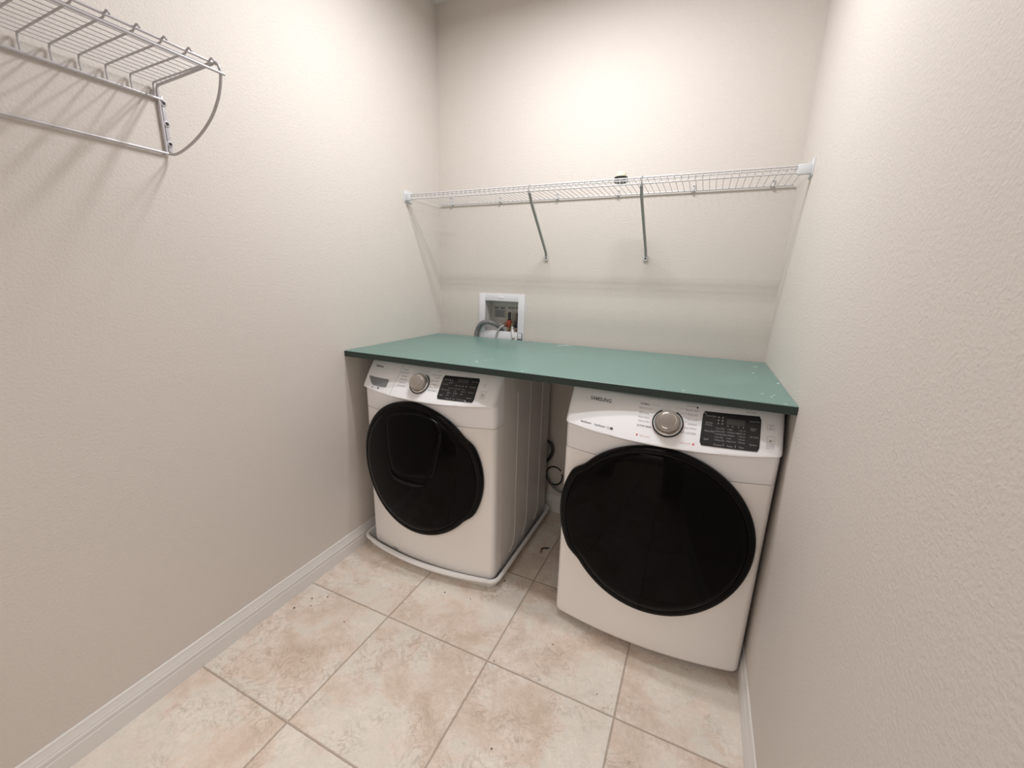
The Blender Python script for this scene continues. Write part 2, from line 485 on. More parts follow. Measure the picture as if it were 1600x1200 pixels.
def text_into(mb, s, x, z, size, mat, put, align='LEFT', bold=0.0, aspect=1.0):
    cu = bpy.data.curves.new('t', 'FONT'); cu.body = s; cu.size = size; cu.align_x = align; cu.align_y = 'CENTER'
    cu.offset = bold; cu.resolution_u = 2
    ob = bpy.data.objects.new('t', cu); col.objects.link(ob)
    dg = bpy.context.evaluated_depsgraph_get(); dg.update()
    me = ob.evaluated_get(dg).to_mesh()
    vs = [put(x + v.co.x * aspect, z + v.co.y) for v in me.vertices]
    fs = [tuple(p.vertices) for p in me.polygons]
    mb.add(vs, fs, mat)
    ob.evaluated_get(dg).to_mesh_clear()
    bpy.data.objects.remove(ob, do_unlink=True); bpy.data.curves.remove(cu)

def make_machine(kind):
    dry = kind == 'dryer'
    xc, half, yE = (1.397, 0.338, -0.760) if dry else (0.417, 0.343, -0.740)
    dx = 0.0
    z0 = 0.028 if dry else 0.034
    zb = 0.0 if dry else 0.0063
    ys = yE + 0.075; yb = -0.075
    ZT = 0.985
    if dry:
        root = thing('dryer', 'white front-loading dryer with a black round door, standing by the right wall', 'clothes dryer', (xc, -0.4, 0))
    else:
        root = thing('washing_machine', 'white front-loading washer standing in a drip pan by the left wall', 'washing machine', (xc, -0.4, 0))
    def S(x, z, off=0.0): return (x, front_y(x, z, xc, yE) - off, z)

    # cabinet (sides, back, lid)
    mb = MB()
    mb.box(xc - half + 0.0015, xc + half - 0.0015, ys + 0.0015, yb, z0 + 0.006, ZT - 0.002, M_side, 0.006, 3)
    mb.box(xc - half + 0.02, xc + half - 0.02, ys - 0.035, ys + 0.03, z0 + 0.03, ZT - 0.12, M_darkgap)
    # pressed ridges down both sides
    for sx in (-1, 1):
        X = xc + sx * (half - 0.0015)
        for (ry, zt) in ((-0.515, 0.865), (-0.365, 0.905), (-0.20, 0.93)):
            path = [(X, ry - 0.035, zt + 0.004), (X, ry - 0.012, zt), (X, ry, zt - 0.03), (X, ry, 0.5), (X, ry, 0.17), (X, ry - 0.012, 0.11), (X, ry - 0.05, 0.075)]
            mb.tube(smooth_path(path, 6), 0.0022, M_side, 6)
    mb.build('cabinet', root)
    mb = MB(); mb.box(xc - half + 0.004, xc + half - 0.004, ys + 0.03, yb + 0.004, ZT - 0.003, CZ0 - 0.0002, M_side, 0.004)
    mb.build('top_panel', root)

    # lower front with rolled bottom edge
    zs, ks = 0.757, 0.006
    rows = []
    rb = 0.024
    for i in range(7):
        a = (PI / 2) * i / 6
        rows.append((z0 + rb * (1 - math.cos(a)), 0.0, rb * (1 - math.sin(a))))
    for z in (0.10, 0.2, 0.3, 0.4, 0.5, 0.6, 0.7): rows.append((z, 0.0, 0.0))
    rows.append((zs - 0.003, ks, 0.0)); rows.append((zs - 0.0010, ks, 0.0012)); rows.append((zs - 0.0008, ks, 0.008))
    sh = shell(xc, half, yE, ys, rows, panel=False)
    mb = MB(); mb.grid(sh, M_white)
    b0 = sh[0]; mb.add(b0, [tuple(range(len(b0)))], M_white)
    fp = mb.build('front_panel', root, angle=40)

    # console
    rows = [(zs + 0.0008, ks, 0.008), (zs + 0.0010, ks, 0.0012), (zs + 0.003, ks, 0.0), (0.80, 0.012, 0.0), (0.82, 0.016, 0.0)]
    z = 0.834
    while z < 0.979:
        kk = 0.016 * (1 - sstep(0.86, 0.97, z)); rows.append((z, kk, 0.0)); z += 0.003
    for i in range(1, 7):
        a = (PI / 2) * i / 6
        rows.append((0.979 + 0.008 * math.sin(a), 0.0, 0.010 * (1 - math.cos(a))))
    rows.append((0.987, 0, 0.05))
    sh = shell(xc, half, yE, ys, rows)
    mb = MB(); mb.grid(sh, M_panel)
    t0 = sh[-1]; mb.add(t0, [tuple(range(len(t0)))], M_panel)
    cp = mb.build('control_panel', root, angle=50)

    # display
    dx0, dx1, dz0, dz1 = (1.505, 1.669, 0.8745, 0.9665) if dry else (0.5135, 0.674, 0.8745, 0.9615)
    def patch(mb, x0, x1, za, zb_, off, mat, thick=0.0, rad=0.0, nx=14, nz=10, skew=0.0):
        rows_ = []
        for j in range(nz + 1):
            t = j / nz; zz_ = za + (zb_ - za) * t
            e = min(t, 1 - t) * (zb_ - za)
            cut = rad - math.sqrt(max(0, rad * rad - (rad - e) ** 2)) if e < rad else 0
            rows_.append([S(x0 + cut + skew * t + (x1 - x0 - 2 * cut) * i / nx, zz_, off) for i in range(nx + 1)])
        mb.grid(rows_, mat)
        if thick:
            edge = rows_[0] + [r_[-1] for r_ in rows_[1:]] + rows_[-1][::-1][1:] + [r_[0] for r_ in rows_[::-1][1:-1]]
            lo = [(p[0], p[1] + thick, p[2]) for p in edge]
            mb.grid([edge, lo], mat, closed=True)
    mb = MB(); patch(mb, dx0, dx1, dz0, dz1, 0.0018, M_disp, 0.004, 0.005)
    dsp = mb.build('display', cp, angle=60)
    mb = MB()
    ut = lambda x, z: S(x, z, 0.0024)
    dw, dh = dx1 - dx0, dz1 - dz0
    X = lambda a: dx0 + dw * a
    Z = lambda b: dz1 - dh * b
    ts = 0.0062
    if dry:
        patch(mb, X(.42), X(.73), Z(.32), Z(.15), 0.0021, M_lcd)
        for (a, b, s_) in ((.06, .12, 'Drum Light'), (.06, .32, 'Wrinkle'), (.06, .38, 'Prevent'), (.06, .56, 'Damp Alert'), (.06, .80, 'Signal'),
                           (.81, .16, 'Smart Care'), (.83, .36, 'Adjust'), (.83, .41, 'Time'), (.83, .60, 'My Cycle'), (.83, .82, 'Options')):
            text_into(mb, s_, X(a), Z(b), ts, M_print_l, ut)
        colA = ('Very Dry', 'More Dry', 'Normal Dry', 'Less Dry', 'Damp Dry')
        colB = ('High', 'Medium High', 'Medium', 'Low', 'Extra Low')
        colC = ('60 min', '50 min', '40 min', '30 min', '20 min')
        for i in range(5):
            for (a, cc) in ((.245, colA), (.445, colB), (.64, colC)):
                b = .45 + .085 * i
                text_into(mb, cc[i], X(a + .02), Z(b), ts * 0.92, M_print_l, ut)
                patch(mb, X(a), X(a + .008), Z(b + .010), Z(b - .012), 0.0022, M_print_l, nx=1, nz=1)
        for (a, s_) in ((.24, 'Dryness'), (.46, 'Temp.'), (.66, 'Time')): text_into(mb, s_, X(a), Z(.93), ts * 1.1, M_print_l, ut)
        for a in (.40, .60): patch(mb, X(a), X(a + .008), Z(.96), Z(.88), 0.0022, M_print_l, nx=1, nz=2)
        for i in range(3):
            for a in (.27, .34): patch(mb, X(a), X(a + .022), Z(.15 + .09 * i), Z(.11 + .09 * i), 0.0022, M_print_l, nx=1, nz=1)
        for a in (.44, .52, .62, .70): patch(mb, X(a), X(a + .018), Z(.375), Z(.345), 0.0022, M_print_l, nx=1, nz=1)
        patch(mb, X(.03), X(.055), Z(.075), Z(.045), 0.0022, M_print_l, nx=1, nz=1)
    else:
        patch(mb, X(.42), X(.73), Z(.24), Z(.09), 0.0021, M_lcd)
        for (a, b, s_) in ((.06, .16, 'Child Lock'), (.06, .36, 'Pre Soak'), (.06, .58, 'Extra Rinse'), (.06, .82, 'Signal'),
                           (.81, .16, 'Smart Care'), (.80, .38, 'Delay End'), (.80, .60, 'My Cycle'), (.80, .83, 'Options')):
            text_into(mb, s_, X(a), Z(b), ts, M_print_l, ut)
        colA = ('Extra Hot', 'Hot', 'Warm', 'Cold')
        colB = ('Extra High', 'High', 'Medium', 'Low')
        colC = ('Heavy', 'Normal', 'Light')
        for i in range(4):
            for (a, cc) in ((.24, colA), (.42, colB), (.61, colC)):
                if i < len(cc): text_into(mb, cc[i], X(a), Z(.50 + .095 * i), ts * 0.92, M_print_l, ut)
        for (a, s_) in ((.24, 'Temp.'), (.44, 'Spin'), (.60, 'Soil Level')): text_into(mb, s_, X(a), Z(.93), ts * 1.1, M_print_l, ut)
        for a in (.38, .565): patch(mb, X(a), X(a + .008), Z(.96), Z(.88), 0.0022, M_print_l, nx=1, nz=2)
        for i in range(2):
            for a in (.22, .28): patch(mb, X(a), X(a + .022), Z(.20 + .10 * i), Z(.16 + .10 * i), 0.0022, M_print_l, nx=1, nz=1)
        for a in (.42, .51, .60, .69): patch(mb, X(a), X(a + .030), Z(.39), Z(.35), 0.0022, M_print_l, nx=1, nz=1)
        blob_pts = [S(X(.79) + 0.0022 * math.cos(t * PI / 5), Z(.955) + 0.0022 * math.sin(t * PI / 5), 0.0024) for t in range(10)]
        mb.add(blob_pts, [tuple(range(10))], M_panel)
    mb.build('display_print', dsp, smooth=False)

    # printed lettering on the console
    mb = MB(); mb_logo = MB(); mb_feat = MB(); mb_btn = [MB(), MB()]; up = lambda x, z: S(x, z, 0.0006)
    if dry:
        text_into(mb_logo, 'SAMSUNG', 1.138, 0.9545, 0.0150, M_logo, up, bold=0.00035, aspect=1.12)
        text_into(mb_feat, 'MultiSteam', 1.120, 0.8785, 0.0088, M_print_d, up, bold=0.0001)
        text_into(mb_feat, 'VentSensor', 1.170, 0.8775, 0.0088, M_print_d, up, bold=0.0001)
        for (a, b) in ((1.216, 1.2245),):
            for (p, q_) in ((a, a + 0.0008), (b - 0.0008, b)): patch(mb_feat, p, q_, 0.8725, 0.8805, 0.0006, M_print_m, nx=1, nz=2)
            for zz_ in (0.8725, 0.8765, 0.8797): patch(mb_feat, a, b, zz_, zz_ + 0.0008, 0.0006, M_print_m, nx=2, nz=1)
        pts = [S(1.232 + 0.0058 * math.cos(t * PI / 8), 0.8765 + 0.0042 * math.sin(t * PI / 8), 0.0006) for t in range(16)]
        mb_feat.add(pts, [tuple(range(16))], M_print_d)
        LT = (('NORMAL', 1.312, .9635), ('HEAVY DUTY', 1.310, .951), ('BEDDING', 1.313, .9385), ('PERM PRESS', 1.312, .9255), ('DELICATES', 1.314, .9145), ('ACTIVE WEAR', 1.312, .901))
        RT = (('QUICK DRY', 1.492, .9635), ('TIME DRY', 1.492, .951), ('AIR FLUFF', 1.492, .9385), ('REFRESH', 1.492, .9255), ('WRINKLE AWAY', 1.492, .9145), ('STEAM SANITIZE', 1.492, .901))
        for i, (s_, a, b) in enumerate(LT): text_into(mb, s_, a, b, 0.0072, M_print_d if i in (0, 5) else M_print_m, up, bold=0.0001 if i in (0, 5) else 0)
        for s_, a, b in RT: text_into(mb, s_, a, b, 0.0072, M_print_m, up, 'RIGHT')
        for (x0_, x1_, za) in ((1.342, 1.375, .9645), (1.354, 1.366, .952), (1.346, 1.358, .941), (1.425, 1.458, .9645), (1.440, 1.462, .9525), (1.452, 1.462, .941), (1.454, 1.462, .930)):
            patch(mb, x0_, x1_, za, za + 0.0006, 0.0006, M_print_l, nx=6, nz=1)
        text_into(mb, 'Steam cycle', 1.326, .8735, 0.0066, M_pink, up); text_into(mb, 'Steam cycle', 1.480, .8730, 0.0066, M_pink, up, 'RIGHT')
        for (a, b, mt) in ((1.317, .874, M_red), (1.488, .873, M_red), (1.487, .973, M_print_d)):
            pts = [S(a + 0.0030 * math.cos(t * PI / 6), b + 0.0030 * math.sin(t * PI / 6), 0.0007) for t in range(12)]
            mb.add(pts, [tuple(range(12))], mt)
        text_into(mb, 'Eco Normal', 1.482, .9745, 0.0052, M_print_m, up, 'RIGHT')
        text_into(mb, 'Add minutes', 1.640, .9745, 0.0052, M_print_m, up, 'CENTER')
        frames = ((1.6865, 1.7055, .9345, .9465), (1.688, 1.708, .8855, .917))
    else:
        text_into(mb_logo, 'SAMSUNG', 0.122, 0.9555, 0.0105, M_logo, up, bold=0.0003, aspect=1.1)
        text_into(mb_feat, 'VRT', 0.144, 0.8715, 0.0075, M_print_d, up, bold=0.0002)
        pts = [S(0.190 + 0.0052 * math.cos(t * PI / 8), 0.8730 + 0.0038 * math.sin(t * PI / 8), 0.0006) for t in range(16)]
        mb_feat.add(pts, [tuple(range(16))], M_print_d)
        LT = (('NORMAL', 0.315, .961), ('HEAVY DUTY', 0.308, .949), ('BEDDING', 0.319, .937), ('PERM PRESS', 0.316, .9245), ('DELICATES', 0.316, .912), ('ACTIVE WEAR', 0.312, .8995))
        RT = (('QUICK WASH', 0.503, .957), ('SANITIZE', 0.502, .947), ('DEEP STEAM', 0.500, .9365), ('WOOL', 0.497, .923), ('RINSE + SPIN', 0.500, .912), ('SELF CLEAN', 0.500, .900))
        for s_, a, b in LT: text_into(mb, s_, a - 0.014, b, 0.0070, M_print_m, up)
        for s_, a, b in RT: text_into(mb, s_, a, b, 0.0070, M_print_m, up, 'RIGHT')
        patch(mb, 0.395, 0.44, .966, .9666, 0.0006, M_print_l, nx=6, nz=1)
        text_into(mb, 'Eco Normal', 0.50, .971, 0.0052, M_print_m, up, 'RIGHT')
        frames = ((0.689, 0.711, .934, .946), (0.692, 0.7145, .890, .917))
        # seam beside the detergent drawer
        mb.grid([[S(0.268 + (0.292 - 0.268) * t / 14 - 0.0007, 0.838 + (0.978 - 0.838) * t / 14, 0.0005) for t in range(15)],
                 [S(0.268 + (0.292 - 0.268) * t / 14 + 0.0007, 0.838 + (0.978 - 0.838) * t / 14, 0.0005) for t in range(15)]], M_print_m)
    for i, (x0_, x1_, za, zc) in enumerate(frames):
        lw = 0.0007; mB = mb_btn[i]
        if dry or i == 1:
            patch(mB, x0_, x1_, za, za + lw, 0.0006, M_print_l, nx=3, nz=1); patch(mB, x0_, x1_, zc - lw, zc, 0.0006, M_print_l, nx=3, nz=1)
            patch(mB, x0_, x0_ + lw, za, zc, 0.0006, M_print_l, nx=1, nz=5); patch(mB, x1_ - lw, x1_, za, zc, 0.0006, M_print_l, nx=1, nz=5)
        cxm = (x0_ + x1_) / 2
        if i == 0:
            ring = []
            for rr_ in (0.0034, 0.0026):
                ring.append([S(cxm + rr_ * math.cos(2 * PI * t / 16), (za + zc) / 2 + 0.001 + rr_ * math.sin(2 * PI * t / 16), 0.0006) for t in range(16)])
            mB.grid(ring, M_print_m, closed=True)
            text_into(mB, 'Power', cxm, za - 0.001 if not dry else za + 0.0018, 0.0042, M_print_m, up, 'CENTER')
        else:
            patch(mB, cxm - 0.0045, cxm - 0.0038, zc - 0.016, zc - 0.008, 0.0006, M_print_m, nx=1, nz=1)
            mB.add([S(cxm - 0.003, zc - 0.016, 0.0006), S(cxm - 0.003, zc - 0.008, 0.0006), S(cxm + 0.003, zc - 0.012, 0.0006)], [(0, 1, 2)], M_print_m)
            patch(mB, cxm + 0.0038, cxm + 0.0046, zc - 0.016, zc - 0.008, 0.0006, M_print_m, nx=1, nz=1)
            text_into(mB, 'START', cxm, za + 0.011, 0.0058, M_print_m, up, 'CENTER')
            text_into(mB, 'PAUSE', cxm, za + 0.0055, 0.0058, M_print_m, up, 'CENTER')
    mb.build('cycle_names', cp, smooth=False); mb_logo.build('brand_logo', cp, smooth=False); mb_feat.build('feature_text', cp, smooth=False)
    mb_btn[0].build('power_button', cp, smooth=False); mb_btn[1].build('start_button', cp, smooth=False)

    # dial
    kx, kz = (1.4055, 0.9195) if dry else (0.4120, 0.9195)
    c0 = Vector(S(kx, kz)); tx_ = Vector(S(kx + 0.03, kz)) - Vector(S(kx - 0.03, kz)); tz_ = Vector(S(kx, kz + 0.03)) - Vector(S(kx, kz - 0.03))
    nrm = tx_.cross(tz_).normalized()
    if nrm.y > 0: nrm = -nrm
    e1 = tx_.normalized(); e2 = nrm.cross(e1); e2 = e2 if e2.z > 0 else -e2
    mb = MB()
    mb.lathe([(0.046, -0.012), (0.046, 0.002), (0.043, 0.0035)], M_panel, c0, nrm, 48)
    arc = [c0 + nrm * 0.003 + (e1 * math.cos(a) + e2 * math.sin(a)) * 0.0455 for a in [math.radians(118 + (302) * i / 60) for i in range(61)]]
    mb.tube(arc, 0.0026, M_blackpl, 8)
    if dry:
        arc = [(e1 * math.cos(a) + e2 * math.sin(a)) * 0.0525 for a in [math.radians(165 + 70 * i / 20) for i in range(21)]]
        arc2 = [(e1 * math.cos(a) + e2 * math.sin(a)) * 0.0525 for a in [math.radians(-55 + 70 * i / 20) for i in range(21)]]
        for A in (arc, arc2):
            mb.tube([Vector(S((c0 + p).x, (c0 + p).z, 0.0003)) for p in A], 0.0006, M_pink, 5)
    dk = mb.build('dial_ring', cp, angle=40)
    mb = MB()
    mb.lathe([(0.041, 0.000), (0.041, 0.006), (0.0395, 0.008)], M_chrome, c0, nrm, 48)
    mb.lathe([(0.0385, 0.006), (0.0365, 0.025), (0.0345, 0.0275), (0.0265, 0.0282)], M_knob, c0, nrm, 48)
    mb.lathe([(0.0270, 0.0265), (0.0268, 0.0296), (0.0255, 0.0300)], M_chrome, c0, nrm, 48)
    mb.lathe([(0.0255, 0.0280), (0.0252, 0.0303), (0.0200, 0.0310), (0.0, 0.0312)], M_knob, c0, nrm, 48, cap1=False)
    mb.build('dial', cp, angle=30, label='champagne metal dial with chrome rings')

    # detergent drawer pull (washer)
    if not dry:
        mb = MB()
        outline = [(0.103, .914), (0.145, .9145), (0.195, .9155), (0.240, .916), (0.2455, .910), (0.243, .885), (0.236, .8795), (0.19, .877), (0.150, .8765), (0.136, .882), (0.106, .904)]
        ctr = (0.178, 0.897)
        ol = smooth_path([(a, b, 0) for a, b in outline], 4, True)
        inn = [S(p.x, p.y, 0.0006) for p in ol]
        ino = [S(ctr[0] + (p.x - ctr[0]) * 0.90, ctr[1] + (p.y - ctr[1]) * 0.82, -0.003) for p in ol]
        ini = [S(ctr[0] + (p.x - ctr[0]) * 0.80, ctr[1] + (p.y - ctr[1]) * 0.70, -0.0005) for p in ol]
        mb.grid([inn, [S(ctr[0] + (p.x - ctr[0]) * 0.93, ctr[1] + (p.y - ctr[1]) * 0.87, 0.0012) for p in ol]], M_panel, closed=True)
        gr = [[S(ctr[0] + (p.x - ctr[0]) * f, ctr[1] + (p.y - ctr[1]) * g_, 0.0012) for p in ol] for f, g_ in ((0.93, 0.87), (0.8, 0.75), (0.6, 0.55), (0.4, 0.35), (0.2, 0.15), (0.02, 0.02))]
        mb.grid(gr, M_grey_recess, closed=True)
        mb.build('drawer_pull', cp, angle=40, label='grey recessed pull of the detergent drawer')
        # filter cover line and mark low on the front
        mb = MB()
        fy = lambda x, z, off: (x, front_y(x, z, xc, yE, False) - off, z)
        fx0, fx1, fz0, fz1 = 0.126, 0.262, 0.060, 0.120
        loop = [(fx0, fz0 + .01), (fx0, fz1 - .01), (fx0 + .008, fz1), (fx1 - .008, fz1), (fx1, fz1 - .01), (fx1, fz0 + .01), (fx1 - .008, fz0), (fx0 + .008, fz0)]
        ring = smooth_path([(a, b, 0) for a, b in loop], 4, True)
        mb.grid([[fy(p.x, p.y, 0.0004) for p in ring], [fy((p.x - .194) * .985 + .194, (p.y - .09) * .97 + .09, 0.0004) for p in ring]], new_mat('enamel_groove', (0.55, 0.52, 0.50), 0.5), closed=True)
        text_into(mb, 'FILTER', 0.218, 0.058, 0.011, M_print_d, lambda x, z: fy(x, z, 0.0006), 'LEFT', 0.0002)
        mb.build('filter_cover', fp, smooth=False)

    # door
    cx, cz, Rd = (1.3955, 0.5275, 0.3155) if dry else (0.3865, 0.5245, 0.3145)
    sgn = -1 if dry else 1
    NT = 144
    def Rth(th, bulge):
        d = abs(math.degrees(math.atan2(math.sin(th - (PI if dry else 0.0)), math.cos(th - (PI if dry else 0.0)))))
        off = 1.0 - sstep(27, 40, d)
        return Rd + bulge * off * (0.020 if dry else 0.017)
    def dome(rho): return 0.026 + 0.017 * (1 - min(1, rho / Rd) ** 2)
    def DP(x, z, h): return (x, front_y(x, z, xc, yE, False) - h, z)
    def ring(inset, h, bulge=1.0):
        o_ = []
        for i in range(NT):
            th = 2 * PI * i / NT; r = Rth(th, bulge) - inset
            x, z = cx + r * math.cos(th), cz + r * math.sin(th)
            hh = h if not callable(h) else h(r)
            o_.append(DP(x, z, hh))
        return o_
    mb = MB()
    mb.grid([ring(0.010, -0.002), ring(0.010, 0.003), ring(0.000, 0.008), ring(0.0, 0.017), ring(0.0015, 0.0215), ring(0.006, 0.0250), ring(0.018, 0.0262, 0.9), ring(0.0225, 0.0250, 0.8), ring(0.024, 0.020, 0.8)], M_blackrim, closed=True)
    dr = mb.build('door', root, angle=40, label='round black gloss door')
    mb = MB()
    rr = [ring(0.0235, 0.020, 0.8), ring(0.0240, 0.0252, 0.8), ring(0.027, lambda r: dome(r) - .0005, 0.7)]
    for f in (0.045, 0.07, 0.10, 0.13, 0.17, 0.21, 0.25, 0.28, 0.30): rr.append(ring(f, lambda r: dome(r), max(0, 0.5 - f * 4)))
    mb.grid(rr, M_blackgl, closed=True); mb.add(rr[-1], [tuple(range(NT))], M_blackgl)
    mb.build('door_glass', dr, angle=60)
    if not dry:
        hp = [(0.242, 0.735), (0.262, 0.762), (0.308, 0.783), (0.391, 0.799), (0.466, 0.797), (0.519, 0.778), (0.545, 0.750), (0.548, 0.712), (0.536, 0.655), (0.520, 0.575), (0.500, 0.528), (0.463, 0.508), (0.370, 0.496), (0.296, 0.498), (0.270, 0.520), (0.252, 0.590), (0.242, 0.67)]
        ctr = (0.392, 0.655)
        ol = smooth_path([(a, b, 0) for a, b in hp], 5, True)
        def hr(f, lift):
            o_ = []
            for p in ol:
                x, z = ctr[0] + (p.x - ctr[0]) * f, ctr[1] + (p.y - ctr[1]) * f
                o_.append(DP(x, z, dome(math.hypot(x - cx, z - cz)) + lift))
            return o_
        mb = MB()
        mb.grid([hr(1.0, -0.003), hr(1.0, 0.003), hr(0.985, 0.0055), hr(0.96, 0.0050), hr(0.945, 0.0025)], M_blackrim, closed=True)
        rr = [hr(0.945, 0.0025), hr(0.93, 0.0035)] + [hr(f, 0.0035) for f in (0.8, 0.6, 0.4, 0.2, 0.08)]
        mb.grid(rr, M_blackgl, closed=True); mb.add(rr[-1], [tuple(range(len(ol)))], M_blackgl)
        ht = mb.build('small_hatch', dr, angle=45, label='rounded add-item hatch in the upper part of the door')
        mb = MB()
        pts = [(0.262, .505), (0.30, .478), (0.36, .470), (0.42, .473), (0.455, .480)]
        pth = [DP(p.x, p.y, dome(math.hypot(p.x - cx, p.y - cz)) + 0.001) for p in smooth_path([(a, b, 0) for a, b in pts], 6)]
        k = len(pth); mb.tube(pth, [0.003 + 0.005 * math.sin(PI * i / (k - 1)) for i in range(k)], new_mat('hatch_handle_black', (0.004, 0.004, 0.0045), 0.3, spec=0.2), 10)
        mb.build('hatch_handle', ht)

    # feet
    for fx in (xc - half + 0.06, xc + half - 0.06):
        for fyy in (yE + 0.09, yb - 0.07):
            mb = MB(); mb.lathe([(0.020, zb), (0.022, zb + 0.004), (0.022, zb + 0.012), (0.008, zb + 0.014), (0.008, z0 + 0.012)], M_blackpl, (fx, fyy, 0), (0, 0, 1), 20)
            mb.build('foot', root)
    return root

dryer = make_machine('dryer')
washer = make_machine('washer')

# ------------------------------------------------------------------ drip pan
mb = MB()
def pan_loop(ins, z, zl=None):
    x0, x1, yb = 0.0165 + ins, 0.790 - ins, -0.036 - ins
    r = max(0.012, 0.050 - ins * 0.7)
    pts = []
    def Zx(x):  # the left side rides a little higher against the baseboard
        return z + (0.012 if z > 0.03 else 0.0) * (1 - sstep(0.0, 0.14, x))
    yl, yr = -0.772 + ins, -0.775 + ins
    bow = 0.046 - 0.016 * min(1.0, ins / 0.030)
    for i in range(7):
        a = PI + PI / 2 * i / 6; pts.append((x0 + r + r * math.cos(a), yl + r + r * math.sin(a)))
    for i in range(1, 24):
        t = i / 24; x = x0 + r + (x1 - x0 - 2 * r) * t
        pts.append((x, yl + (yr - yl) * t - bow * math.sin(PI * t) ** 0.9))
    for i in range(7):
        a = 1.5 * PI + PI / 2 * i / 6; pts.append((x1 - r + r * math.cos(a), yr + r + r * math.sin(a)))
    for i in range(1, 8): pts.append((x1, yr + r + (yb - r - yr - r) * i / 8))
    for i in range(7):
        a = PI / 2 * i / 6; pts.append((x1 - r + r * math.cos(a), yb - r + r * math.sin(a)))
    for i in range(1, 8): pts.append((x1 - r + (x0 + 2 * r - x1) * i / 8, yb))
    for i in range(7):
        a = PI / 2 + PI / 2 * i / 6; pts.append((x0 + r + r * math.cos(a), yb - r + r * math.sin(a)))
    for i in range(1, 8): pts.append((x0, yb - r + (yl + r - yb + r) * i / 8))
    return [(px, py, Zx(px)) for px, py in pts]
loops = [pan_loop(a, b) for a, b in ((0.030, 0.0), (0.026, 0.004), (0.010, 0.042), (0.007, 0.0450), (0.002, 0.0455), (0.0, 0.0475), (0.0, 0.0560), (0.0025, 0.0600), (0.012, 0.0610), (0.0155, 0.0580), (0.021, 0.032), (0.031, 0.010), (0.037, 0.0060))]
mb.grid(loops, M_pan, closed=True)
k = len(loops[0]); mb.add(loops[0], [tuple(range(k))], M_pan); mb.add(loops[-1], [tuple(range(k))], M_pan)
tag(mb.build('drip_pan', angle=50), 'shallow white plastic drip pan with a bowed rim under the washer', 'drip pan')

# ------------------------------------------------------------------ wire shelf over the counter
SH = thing('wire_shelf', 'white wire shelf spanning wall to wall above the green counter', 'wire shelf', (W / 2, -0.15, 1.765))
YL, ZTOP, ZBOT = -0.305, 1.7655, 1.7415
mb = MB()
n = int((W - 0.03) / 0.0254)
for i in range(n + 1):
    x = 0.018 + i * (W - 0.036) / n
    mb.tube([(x, -0.010, 1.7620), (x, YL + 0.004, 1.7650), (x, YL - 0.0005, 1.7620), (x, YL - 0.0018, 1.7565), (x, YL - 0.0018, ZBOT - 0.001)], 0.00140, M_wire, 6)
mb.build('wire_deck', SH)
mb = MB()
mb.tube([(0.012, YL + 0.001, ZTOP - 0.0015), (W - 0.012, YL + 0.001, ZTOP - 0.0015)], 0.0030, M_wire, 8)
mb.tube([(0.012, YL + 0.0005, ZBOT), (W - 0.012, YL + 0.0005, ZBOT)], 0.0028, M_wire, 8)
mb.tube([(0.012, YL + 0.016, 1.7590), (W - 0.012, YL + 0.016, 1.7590)], 0.0022, M_wire, 8)
mb.build('front_rail', SH)
mb = MB(); mb.tube([(0.02, -0.0100, 1.7595), (W - 0.01, -0.0100, 1.7595)], 0.0034, M_wire, 8)
mb.build('back_rail', SH)
for sx in (0, 1):
    mb = MB(); f = (lambda x: x) if sx == 0 else (lambda x: W - x)
    wd = 0.046 if sx else 0.034
    xs = sorted((f(0.003), f(wd)))
    mb.box(xs[0], xs[1], YL - 0.007, YL + 0.010, ZBOT - 0.006, ZTOP + 0.004, M_bracket, 0.003)
    xs = sorted((f(0.0), f(0.004)))
    mb.box(xs[0], xs[1], YL - 0.012, YL + 0.055, ZBOT - 0.012, ZTOP + 0.020, M_bracket, 0.0015)
    mb.lathe([(0.004, 0.0), (0.004, 0.0016), (0.002, 0.002)], M_chrome, (f(0.004), YL + 0.034, ZTOP - 0.004), (1 if sx == 0 else -1, 0, 0), 12)
    mb.build('end_bracket', SH)
